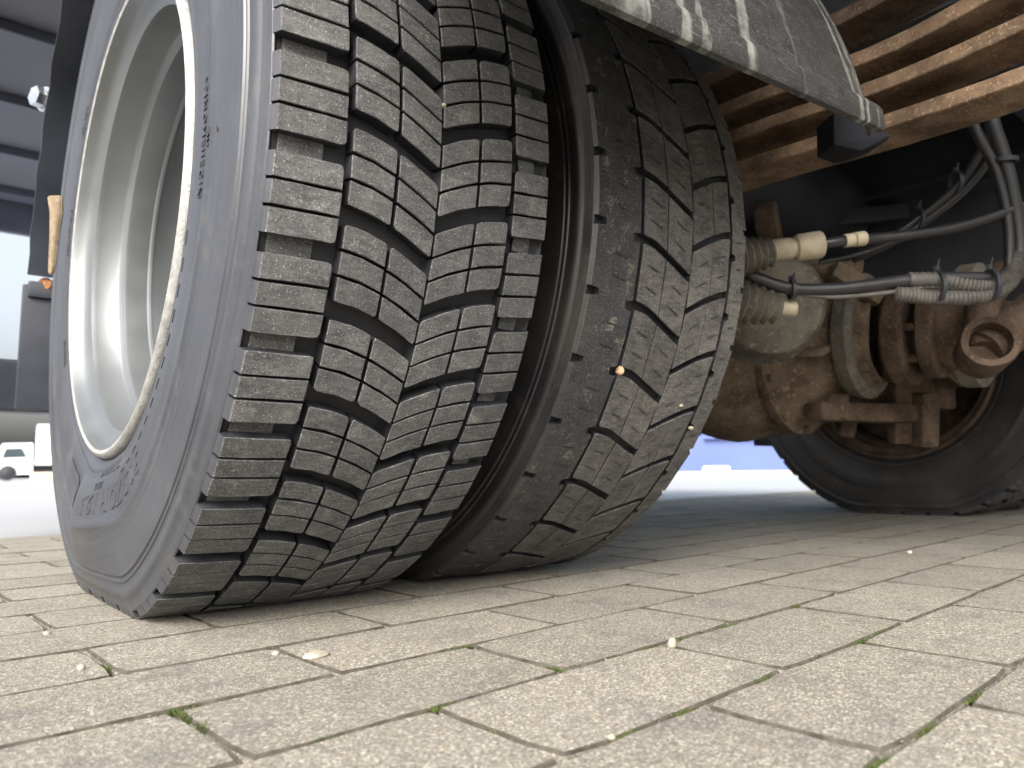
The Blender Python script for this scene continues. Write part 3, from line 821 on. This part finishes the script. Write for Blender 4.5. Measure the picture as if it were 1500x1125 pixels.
# box added beyond the rails to block light and keep the underside dark
g = G(); g.box((1.86, -.1, .72), (.30, 2.2, .44), bev=.02); part(g.make('light_block_box', M['chassis']))
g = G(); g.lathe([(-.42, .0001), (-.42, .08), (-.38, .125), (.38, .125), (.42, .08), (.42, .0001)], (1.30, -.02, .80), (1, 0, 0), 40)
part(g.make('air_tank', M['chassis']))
# far-side flap
g = G(); g.box(P(1160, 640, 3.0)+Vector((.2, 0, .12)), (.95, .012, .32), bev=.003)
ff = part(g.make('mud_flap', M['black'])); ff['label'] = 'black flap hanging behind the opposite wheel'

# ---- rear axle, differential and propeller shaft, all caked in dust
g = G()
g.lathe([(-.62, .062), (-.36, .070), (-.26, .10), (-.20, .165), (-.13, .205), (0, .218), (.13, .205), (.20, .165), (.26, .10), (.36, .070), (.62, .062)], (1.32, .02, .425), (1, 0, 0), 64)
g.sphere((1.32, .04, .41), .205, 40, 24, (.95, 1.0, 1.0))
ax = part(g.make('axle_housing', M['dusty'], jitter=.007, jscale=14))
g = G(); A0 = Vector((1.31, -.02, .425)); AX = Vector((.07, -1, -.075)).normalized()
g.lathe([(.10, .205), (.118, .205), (.122, .19), (.14, .165), (.17, .155), (.20, .12), (.24, .10), (.245, .108), (.262, .108), (.266, .095), (.285, .092)], A0, AX, 64)
for k in range(6):
    q = 2*pi*k/6+.3; e1 = AX.cross(Vector((0, 0, 1))).normalized(); e2 = AX.cross(e1); dr = e1*cos(q)+e2*sin(q)
    c = A0+AX*.17+dr*.15; R_ = Matrix((dr, AX, dr.cross(AX))).transposed(); g.box(c, (.05, .11, .014), R_, bev=.004)
part(g.make('differential_housing', M['dusty'], jitter=.003, jscale=22))
for k in range(20):
    e1 = AX.cross(Vector((0, 0, 1))).normalized(); e2 = AX.cross(e1)
    q = 2*pi*k/12 if k < 12 else 2*pi*k/8; c = A0+AX*(.115 if k < 12 else .262)+(e1*cos(q)+e2*sin(q))*(.193 if k < 12 else .10)
    g = G(); g.lathe([(0, .0001), (0, .009), (.014, .009), (.014, .0001)], c, AX, 6); part(g.make('casting_bolt', M['dusty']))
g = G(); g.lathe([(.225, .0001), (.225, .125), (.252, .129), (.262, .120), (.262, .10)], A0, AX, 56)
part(g.make('pinion_cover', M['dusty_grey'], jitter=.002, jscale=20))
g = G(); g.lathe([(.305, .0001), (.305, .098), (.312, .103), (.338, .103), (.345, .095), (.345, .05), (.362, .05), (.362, .085), (.366, .09), (.388, .09), (.392, .082), (.40, .05)], A0, AX, 48)
g.bolts(A0+AX*.338, AX, .08, 8, .008, .03)
part(g.make('shaft_flange', M['rust_dk'], jitter=.0015, jscale=30))
g = G(); g.lathe([(.395, .075), (.41, .078), (.45, .06), (.50, .045), (.52, .045)], A0, AX, 40)
yk = A0+AX*.49
for s in (-1, 1):
    sv = Vector((s*.55, -.2, -.8*s*0+.0)).normalized()
e1 = AX.cross(Vector((0, 0, 1))).normalized(); e2 = AX.cross(e1)
part(g.make('shaft_yoke', M['rust_dk'], jitter=.002, jscale=30))
g = G(); bc = P(1447, 505, 1.18); bd_ = (CAM-bc).normalized()*0.8+Vector((0, -.2, .25))
g.lathe([(-.06, .040), (.012, .043), (.020, .041), (.020, .031), (.010, .029), (-.02, .029), (-.02, .0001)], bc, bd_, 36)
g.tube([bc-bd_.normalized()*.03, P(1500, 470, 1.22), P(1570, 420, 1.2)], .036, 20)
g.tube([bc-bd_.normalized()*.03, P(1440, 450, 1.25), P(1470, 400, 1.3)], .026, 16)
part(g.make('joint_yoke', M['rust_dk'], jitter=.0015, jscale=30))
g = G(); g.lathe([(-.03, .062), (.02, .064), (.35, .064)], A0+AX*.56, Vector((.10, -1, .10)), 36)
part(g.make('propeller_shaft', M['rust_dk']))
g = G(); g.lathe([(-.012, .11), (.0, .122), (.03, .122), (.036, .10), (.036, .0001)], P(1415, 478, 1.46), AX, 48)
part(g.make('brake_disc', M['dusty_grey'], jitter=.001))
# arms, brackets and pads that clutter the space round the axle
def bar(a, b, wd, h, name='bracket', mat='rust_dk'):
    g = G(); a, b = Vector(a), Vector(b); d = (b-a); L_ = d.length; x = d.normalized(); y = x.cross(Vector((0, 0, 1))).normalized(); z = x.cross(y)
    g.box((a+b)/2, (L_, wd, h), Matrix((x, y, z)).transposed(), bev=min(wd, h)*.2)
    return part(g.make(name, M[mat], jitter=.002, jscale=25))
bar(P(1190, 603, 1.50), P(1352, 607, 1.62), .045, .040, 'torque_arm')
bar(P(1318, 490, 1.6), P(1318, 650, 1.6), .04, .03); bar(P(1352, 575, 1.6), P(1350, 655, 1.6), .05, .05)
bar(P(1250, 590, 1.62), P(1240, 640, 1.62), .04, .03); bar(P(1300, 430, 1.5), P(1300, 560, 1.5), .03, .02)
bar(P(1215, 395, 1.45), P(1285, 440, 1.45), .05, .035, 'bracket', 'dusty'); bar(P(1150, 330, 1.8), P(1440, 300, 1.9), .05, .04, 'bracket', 'chassis')
bar(P(1330, 440, 1.6), P(1500, 395, 1.6), .06, .05, 'torque_arm'); bar(P(1385, 560, 1.9), P(1440, 500, 1.9), .08, .06)
g = G(); g.lathe([(0, .0001), (0, .16), (.03, .17), (.09, .17), (.09, .12), (.16, .11), (.16, .0001)], (2.09, 0, HUB), (-1, 0, 0), 48)
part(g.make('brake_drum', M['rust_dk'], jitter=.004, jscale=14))
bar((1.90, -.12, .34), (2.06, -.12, .34), .12, .10, 'bracket')
for q in (((.66, .02, .52), (.98, .02, .52), .12, .10), ((.80, -.10, .47), (.98, -.10, .47), .10, .08), ((.86, -.20, .60), (.86, .2, .60), .02, .09), ((1.05, -.10, .58), (1.05, .15, .70), .04, .03)):
    bar(*q, 'axle_bracket')
bar(P(1120, 300, 1.6), P(1140, 420, 1.6), .05, .02, 'axle_bracket')

# ---- brake chamber, bellows, cables
g = G(); b0 = P(1108, 452, 1.34); bx = (P(1150, 440, 1.10)-b0).normalized()
g.lathe([(-.02, .0001), (-.02, .06), (.0, .088), (.045, .092), (.05, .097), (.062, .097), (.067, .092), (.125, .090), (.145, .080), (.152, .06), (.155, .0001)], b0, bx, 56)
part(g.make('brake_chamber', M['dusty_grey'], jitter=.0015, jscale=20))
g = G(); g.lathe([(.052, .092), (.052, .101), (.072, .101), (.072, .092)], b0, bx, 56); g.box(b0+bx*.06+Vector((.06, 0, .075)), (.03, .02, .03), bev=.003)
part(g.make('clamp_ring', M['dusty_grey']))
def bellows(a, b, r, k, name='bellows', mat='cream'):
    a, b = Vector(a), Vector(b); L_ = (b-a).length; pr = []
    for i in range(k*2+1): pr.append((L_*i/(2*k), (r if i % 2 else r*.72)*(1-.35*i/(2*k))))
    g = G(); g.lathe(pr, a, b-a, 28); return part(g.make(name, M[mat], smooth=True, sharp=80))
bellows(P(1078, 378, 1.03), P(1132, 368, 1.03), .032, 5, mat='dusty_grey')
bellows(P(1078, 440, 1.06), P(1142, 452, 1.06), .036, 5, mat='dusty_grey')
g = G(); a = P(1128, 368, 1.03); b = P(1203, 358, 1.03); L_ = (b-a).length
g.lathe([(0, .014), (.003, .0155), (L_*.40, .0155), (L_*.42, .0135), (L_*.47, .0135), (L_*.5, .0175), (L_*.55, .0185), (L_*.97, .0195), (L_, .018), (L_, .0001)], a, b-a, 28)
part(g.make('cable_sleeve', M['cream']))
g = G(); g.tube([P(1140, 452, 1.06), P(1165, 453, 1.06)], .011, 14); part(g.make('cable_sleeve', M['cream']))
def hose(name, px, r, mat='hose', rib=0, d=1.05, sub=6):
    g = G(); g.tube([P(q[0], q[1], q[2] if len(q) > 2 else d) for q in px], r, 14, sub=sub, rib=rib)
    return part(g.make(name, M[mat], smooth=True, sharp=60))
hose('brake_cable', [(1200, 358, 1.03), (1236, 353, 1.03), (1275, 350), (1340, 343), (1400, 333), (1460, 315), (1530, 288)], .0075)
g = G(); a = P(1237, 353, 1.03); b = P(1268, 349, 1.03); L_ = (b-a).length
g.lathe([(0, .0001), (0, .0095), (L_*.42, .0095), (L_*.45, .008), (L_*.5, .0105), (L_*.93, .0105), (L_, .009), (L_, .0001)], a, b-a, 22); part(g.make('cable_ferrule', M['cream']))
hose('air_hose', [(1085, 393), (1110, 408), (1160, 423), (1230, 423), (1330, 411), (1400, 407), (1450, 408)], .0090)
hose('sensor_wire', [(1085, 400), (1110, 413), (1150, 427), (1215, 435), (1290, 430), (1360, 420), (1420, 424)], .0032, 'hose_dusty')
hose('corrugated_hose', [(1310, 430), (1345, 434), (1380, 436), (1420, 436), (1455, 430), (1480, 412), (1492, 385)], .0105, 'hose_dusty', rib=.10, sub=12)
hose('corrugated_hose', [(1330, 410), (1380, 410), (1420, 417), (1452, 418), (1478, 400), (1490, 370)], .0105, 'hose_dusty', rib=.10, sub=12)
hose('air_hose', [(1492, 392), (1493, 350), (1484, 290), (1470, 230), (1455, 185), (1448, 150)], .0100)
hose('air_hose', [(1478, 395), (1478, 340), (1470, 290), (1455, 240), (1436, 205), (1425, 180)], .0070)
hose('air_hose', [(1245, 372, 1.25), (1300, 350, 1.2), (1345, 320, 1.18), (1400, 275, 1.15), (1435, 225, 1.12), (1450, 185, 1.1)], .0070)
hose('air_hose', [(1250, 380, 1.25), (1305, 356, 1.2), (1352, 326, 1.18), (1410, 280, 1.15), (1448, 232, 1.12), (1462, 190, 1.1)], .0070)
hose('sensor_wire', [(1200, 385, 1.1), (1260, 372, 1.1), (1310, 355, 1.08), (1350, 345, 1.07)], .0028, 'hose')
for (x, y, d, r) in ((1160, 425, 1.05, .0125), (1372, 420, 1.05, .020), (1345, 322, 1.18, .0155), (1400, 268, 1.15, .0155), (1470, 236, 1.05, .016), (1450, 418, 1.05, .020)):
    g = G(); c = P(x, y, d); g.lathe([(-.003, r*.95), (-.003, r*1.15), (.003, r*1.15), (.003, r*.95), (-.003, r*.95)], c, rgt if abs(x-1470) > 5 else upv, 20)
    g.box(c+upv*(r*1.3), (.006, .008, .008), bev=.001); g.tube([c+upv*r*1.2, c+upv*r*2.0+rgt*.004], .0014, 6)
    part(g.make('cable_tie', M['black']))

# ------------------------------------------------------------------ small things
g = G(); pts = [P(80, 286, .985), P(83, 310, .985), P(80, 345, .985), P(77, 385, .985), P(75, 402, .985)]
V = []; 
for i, c in enumerate(pts):
    wv = (.0095, .0085, .006, .0045, .004)[i]
    for s, t in ((-1, -1), (1, -1), (1, 1), (-1, 1)): V.append(c+rgt*s*wv+fwd*t*.003)
F = [(i*4+j, i*4+(j+1) % 4, (i+1)*4+(j+1) % 4, (i+1)*4+j) for i in range(len(pts)-1) for j in range(4)]+[(0, 1, 2, 3), (16, 17, 18, 19)]
g.add(V, F); o = g.make('strap_end', M['strap'], jitter=.002, jscale=90)
bm = bmesh.new(); bm.from_mesh(o.data); bmesh.ops.bevel(bm, geom=bm.edges[:], offset=.002, segments=2, affect='EDGES'); bm.to_mesh(o.data); bm.free()
tag(o, 'frayed tan strap end hanging on the black mudguard left of the tyre', 'strap')

def rock(c, r, seed, mat, label, sc=(1, 1, .7), group=None):
    g = G(); g.sphere((0, 0, 0), r, 12, 8, sc)
    rr = random.Random(seed); off = Vector((rr.random()*9, rr.random()*9, rr.random()*9))
    g.V = [v*(1+.35*mnoise.noise(v*(0.8/r)+off)) for v in g.V]
    o = g.make('pebble', M[mat], smooth=True, sharp=180); o.location = c
    return tag(o, label, 'pebble', group)
def tread_pt(x, y, X0=0.0, R=.4645):
    d = (P(x, y, 1)-CAM); o_ = CAM-Vector((0, 0, HUB)); a = d.y**2+d.z**2; b = 2*(o_.y*d.y+o_.z*d.z); c = o_.y**2+o_.z**2-R**2
    return CAM+d*((-b-sqrt(b*b-4*a*c))/2/a)
def ground_pt(x, y, z=0.0):
    d = P(x, y, 1)-CAM; return CAM+d*((z-CAM.z)/d.z)
rock(tread_pt(648, 155, R=.462), .0032, 1, 'pebble', 'small pale pebble lodged in the centre groove near the top of the outer tyre')
rock(tread_pt(908, 543, R=.459), .0048, 2, 'pebble_tan', 'round tan pebble jammed between rib and blocks of the inner tyre', sc=(1, 1, 1))
rock(tread_pt(997, 594, R=.460), .0030, 3, 'pebble', 'tiny pebble in the middle groove of the inner tyre')
rock(tread_pt(1012, 627, R=.460), .0036, 4, 'pebble', 'tiny pale pebble at the far shoulder of the inner tyre')
rock(ground_pt(984, 942, .003), .0042, 5, 'pebble', 'pale yellow pebble on the paving joint in front of the inner tyre', sc=(1, .8, 1.1))
rock(ground_pt(463, 960, .001), .0085, 6, 'pebble', 'flat pale stone lying on the pavers below the outer tyre', sc=(1.3, .8, .28))
rock(ground_pt(404, 957, .001), .0030, 7, 'pebble', 'small white pebble at a paver corner below the tyre tread')
rock(ground_pt(119, 978, .001), .0030, 8, 'pebble', 'small grey pebble in the joint at lower left')
rock(ground_pt(69, 928, .001), .0030, 9, 'pebble', 'white pebble in the joint left of the tyre by the moss')
rock(ground_pt(895, 1080, .001), .0022, 10, 'pebble', 'tiny white pebble beside the moss in the joint at the bottom middle')
rock(ground_pt(1332, 809, .002), .0045, 11, 'pebble', 'white pebble far back on the paving under the truck')

# grit scattered over the paving and in the joints
rg = random.Random(21); gm = G()
def grit(q, r):
    V = [q+Vector((rg.uniform(-1, 1), rg.uniform(-1, 1), rg.uniform(.1, .9)))*r for _ in range(4)]
    gm.add(V, [(0, 1, 2), (0, 2, 3), (0, 3, 1), (1, 3, 2)])
for _ in range(1500):
    r_ = rg.randrange(-1, 14); dd = rg.uniform(-.7, 1.6)
    if rg.random() < .75: q = DV*dd+NV*(ROW0+ROW*r_+rg.gauss(0, .0025))
    else: q = DV*dd+NV*(ROW0+ROW*rg.uniform(-1, 14))
    q.z = rg.uniform(-.002, .0005); grit(q, rg.uniform(.0005, .0013))
o = gm.make('grit', M['pebble'], smooth=False); tag(o, 'fine grit scattered on the pavers and in their joints', 'grit', kind='stuff')
# moss tufts in the joints
gm = G()
def tuft(q, n, spread, along, h):
    for _ in range(n):
        t = rg.gauss(0, spread); p = q+along*t+along.cross(Vector((0, 0, 1)))*rg.gauss(0, .0012); p.z = -.003
        a = rg.uniform(0, 2*pi); hh = h*rg.uniform(.4, 1.1); wv = Vector((cos(a), sin(a), 0))*.0006; ln = Vector((rg.gauss(0, .4), rg.gauss(0, .4), 1))*hh
        gm.add([p-wv, p+wv, p+ln*.6+wv*.7, p+ln, p+ln*.6-wv*.7], [(0, 1, 2, 3, 4)])
spots = [(268, 1040, 'x'), (272, 1046, 'y'), (300, 1062, 'y'), (646, 1034, 'x'), (727, 1066, 'y'), (916, 1073, 'x'), (684, 949, 'x'), (817, 979, 'y'), (480, 1085, 'x'),
         (1205, 1063, 'y'), (1368, 1068, 'x'), (1290, 925, 'x'), (1262, 937, 'x'), (1074, 914, 'x'), (1165, 887, 'x'), (900, 962, 'x'), (940, 950, 'x'), (1240, 866, 'x'),
         (1335, 842, 'x'), (1395, 826, 'x'), (1460, 858, 'x'), (55, 920, 'y'), (152, 976, 'y'), (170, 992, 'x'), (1004, 935, 'x'), (1110, 856, 'x'), (1440, 1020, 'x'), (1000, 1042, 'x'), (1300, 1118, 'x'), (1125, 994, 'x')]
for x, y, d_ in spots:
    q = ground_pt(x, y); al = DV if d_ == 'x' else NV
    if d_ == 'x':        # snap on the nearest long joint
        k = round((q.dot(NV)-ROW0)/ROW); q = DV*q.dot(DV)+NV*(ROW0+ROW*k)
    tuft(q, 110, .006, al, .0036)
for _ in range(60):
    k = rg.randrange(0, 9); q = DV*rg.uniform(-.4, 1.9)+NV*(ROW0+ROW*k); tuft(q, 26, .008, DV, .0026)
o = gm.make('moss', M['moss'], smooth=False); tag(o, 'tufts of green moss growing in the paving joints', 'moss', kind='stuff')

# ------------------------------------------------------------------ far background
def off(px, d): 
    q = P(px, 700, 1)-CAM; q.z = 0; return Vector((CAM.x, CAM.y, 0))+q.normalized()*d/ (q.normalized().dot(Vector((fwd.x, fwd.y, 0)).normalized()))
def frame(px):
    q = P(px, 700, 1)-CAM; q.z = 0; y = q.normalized(); x = Vector((y.y, -y.x, 0)); return Matrix((x, y, Vector((0, 0, 1)))).transposed(), x, y
# white truck
Rm, tx, ty = frame(25); c = off(28, 42)
lorry = empty('white_lorry', c); tag(lorry, 'white box truck parked far off across the yard at left', 'truck')
def lp(o): o.parent = lorry; o.location = Vector(o.location)-c; return o
g = G()
prof = [(-1.25, .35), (-1.30, 1.0), (-1.05, 1.75), (-.85, 2.05), (.55, 2.10), (.62, .35)]
V = [c+tx*a+ty*s*1.0+Vector((0, 0, z)) for s in (-1, 1) for a, z in prof]; n = len(prof)
g.add(V, [tuple(range(n)), tuple(range(n, 2*n))]+[(i, (i+1) % n, n+(i+1) % n, n+i) for i in range(n)]); lp(g.make('cab', M['white'], smooth=False))
g = G(); V = [c+tx*a+ty*-1.02+Vector((0, 0, z)) for a, z in ((-.85, 1.25), (-.70, 1.78), (.05, 1.80), (.30, 1.30))]; V += [v+ty*.04 for v in V]
g.add(V, [(0, 1, 2, 3), (4, 5, 6, 7), (0, 1, 5, 4), (1, 2, 6, 5), (2, 3, 7, 6), (3, 0, 4, 7)]); lp(g.make('side_window', M['glass'], smooth=False))
g = G(); g.box(c+tx*2.4+Vector((0, 0, 2.0)), (3.4, 2.1, 2.3), Rm, bev=.04); lp(g.make('cargo_box', M['white'], smooth=False))
g = G(); g.box(c+tx*1.8+Vector((0, 0, .62)), (4.6, .9, .22), Rm); lp(g.make('frame', M['chassis'], smooth=False))
for a in (-.55, 3.1):
    g = G(); g.lathe([(0, .0001), (0, .22), (.02, .26), (.02, .42), (.28, .42), (.28, .0001)], c+tx*a-ty*1.06+Vector((0, 0, .42)), ty, 28); lp(g.make('wheel', M['black']))
g = G(); g.lathe([(0, .02), (5.5, .02)], c+tx*1.0+Vector((0, 0, 0)), (0, 0, 1), 6)
# white van behind it and concrete block
c2 = off(-45, 46); Rm, tx, ty = frame(-45)
van = empty('white_van', c2); tag(van, 'second white vehicle at the very left edge, far off behind the truck', 'van')
g = G(); V = []; prof = [(-2.2, .35), (-2.2, 1.9), (-1.9, 2.2), (1.2, 2.2), (1.9, 1.35), (2.6, 1.1), (2.6, .35)]; n = len(prof)
V = [c2+tx*a+ty*s*.95+Vector((0, 0, z)) for s in (-1, 1) for a, z in prof]
g.add(V, [tuple(range(n)), tuple(range(n, 2*n))]+[(i, (i+1) % n, n+(i+1) % n, n+i) for i in range(n)]); o = g.make('body', M['white'], smooth=False); o.parent = van; o.location = -c2
g = G(); g.box(c2+tx*1.1-ty*.96+Vector((0, 0, 1.6)), (.9, .04, .5), Rm); o = g.make('side_window', M['glass'], smooth=False); o.parent = van; o.location = -c2
for a in (-1.4, 1.8):
    g = G(); g.lathe([(0, .0001), (0, .36), (.24, .36), (.24, .0001)], c2+tx*a-ty*1.0+Vector((0, 0, .36)), ty, 24); o = g.make('wheel', M['black']); o.parent = van; o.location = -c2
Rm, tx, ty = frame(70); c3 = off(72, 39)
g = G(); g.box(c3+Vector((0, 0, .22)), (1.7, .6, .44), Rm, bev=.03)
tag(g.make('concrete_block', M['kerb']), 'beige concrete block on the far yard beside the white truck', 'block')
# blue hall beyond the far side of the truck
Rm, tx, ty = frame(1110); c4 = off(1110, 17)
hall = empty('blue_building', c4); tag(hall, 'blue clad building across the yard seen under the truck at right', 'building')
def hp(o): o.parent = hall; o.location = Vector(o.location)-c4; return o
g = G(); g.box(c4+ty*3+tx*4+Vector((0, 0, 2.2)), (26, 6, 4.4), Rm); hp(g.make('wall', M['blue'], smooth=False))
for a in range(-9, 15, 3):
    g = G(); g.box(c4+tx*a-ty*.04+Vector((0, 0, 1.85)), (2.1, .09, 1.9), Rm, bev=.02); hp(g.make('window', M['cyan_glass'], smooth=False))
    g = G(); g.box(c4+tx*a-ty*.06+Vector((0, 0, .87)), (2.3, .16, .06), Rm); hp(g.make('sill', M['blue'], smooth=False))
g = G(); g.box(c4+ty*3+tx*4+Vector((0, 0, 4.46)), (26.4, 6.4, .12), Rm); hp(g.make('roof', M['white'], smooth=False))
q = off(1050, 15.5); g = G(); g.box(q+Vector((0, 0, .10)), (.55, .3, .2), Rm, bev=.05); tag(g.make('white_block', M['white']), 'small white block on the ground before the blue building', 'block')
g = G(); g.box(c4+tx*4-ty*.9+Vector((0, 0, .03)), (30, .3, .12), Rm, bev=.02); o = g.make('kerb', M['kerb'], smooth=False); tag(o, None, kind='structure')
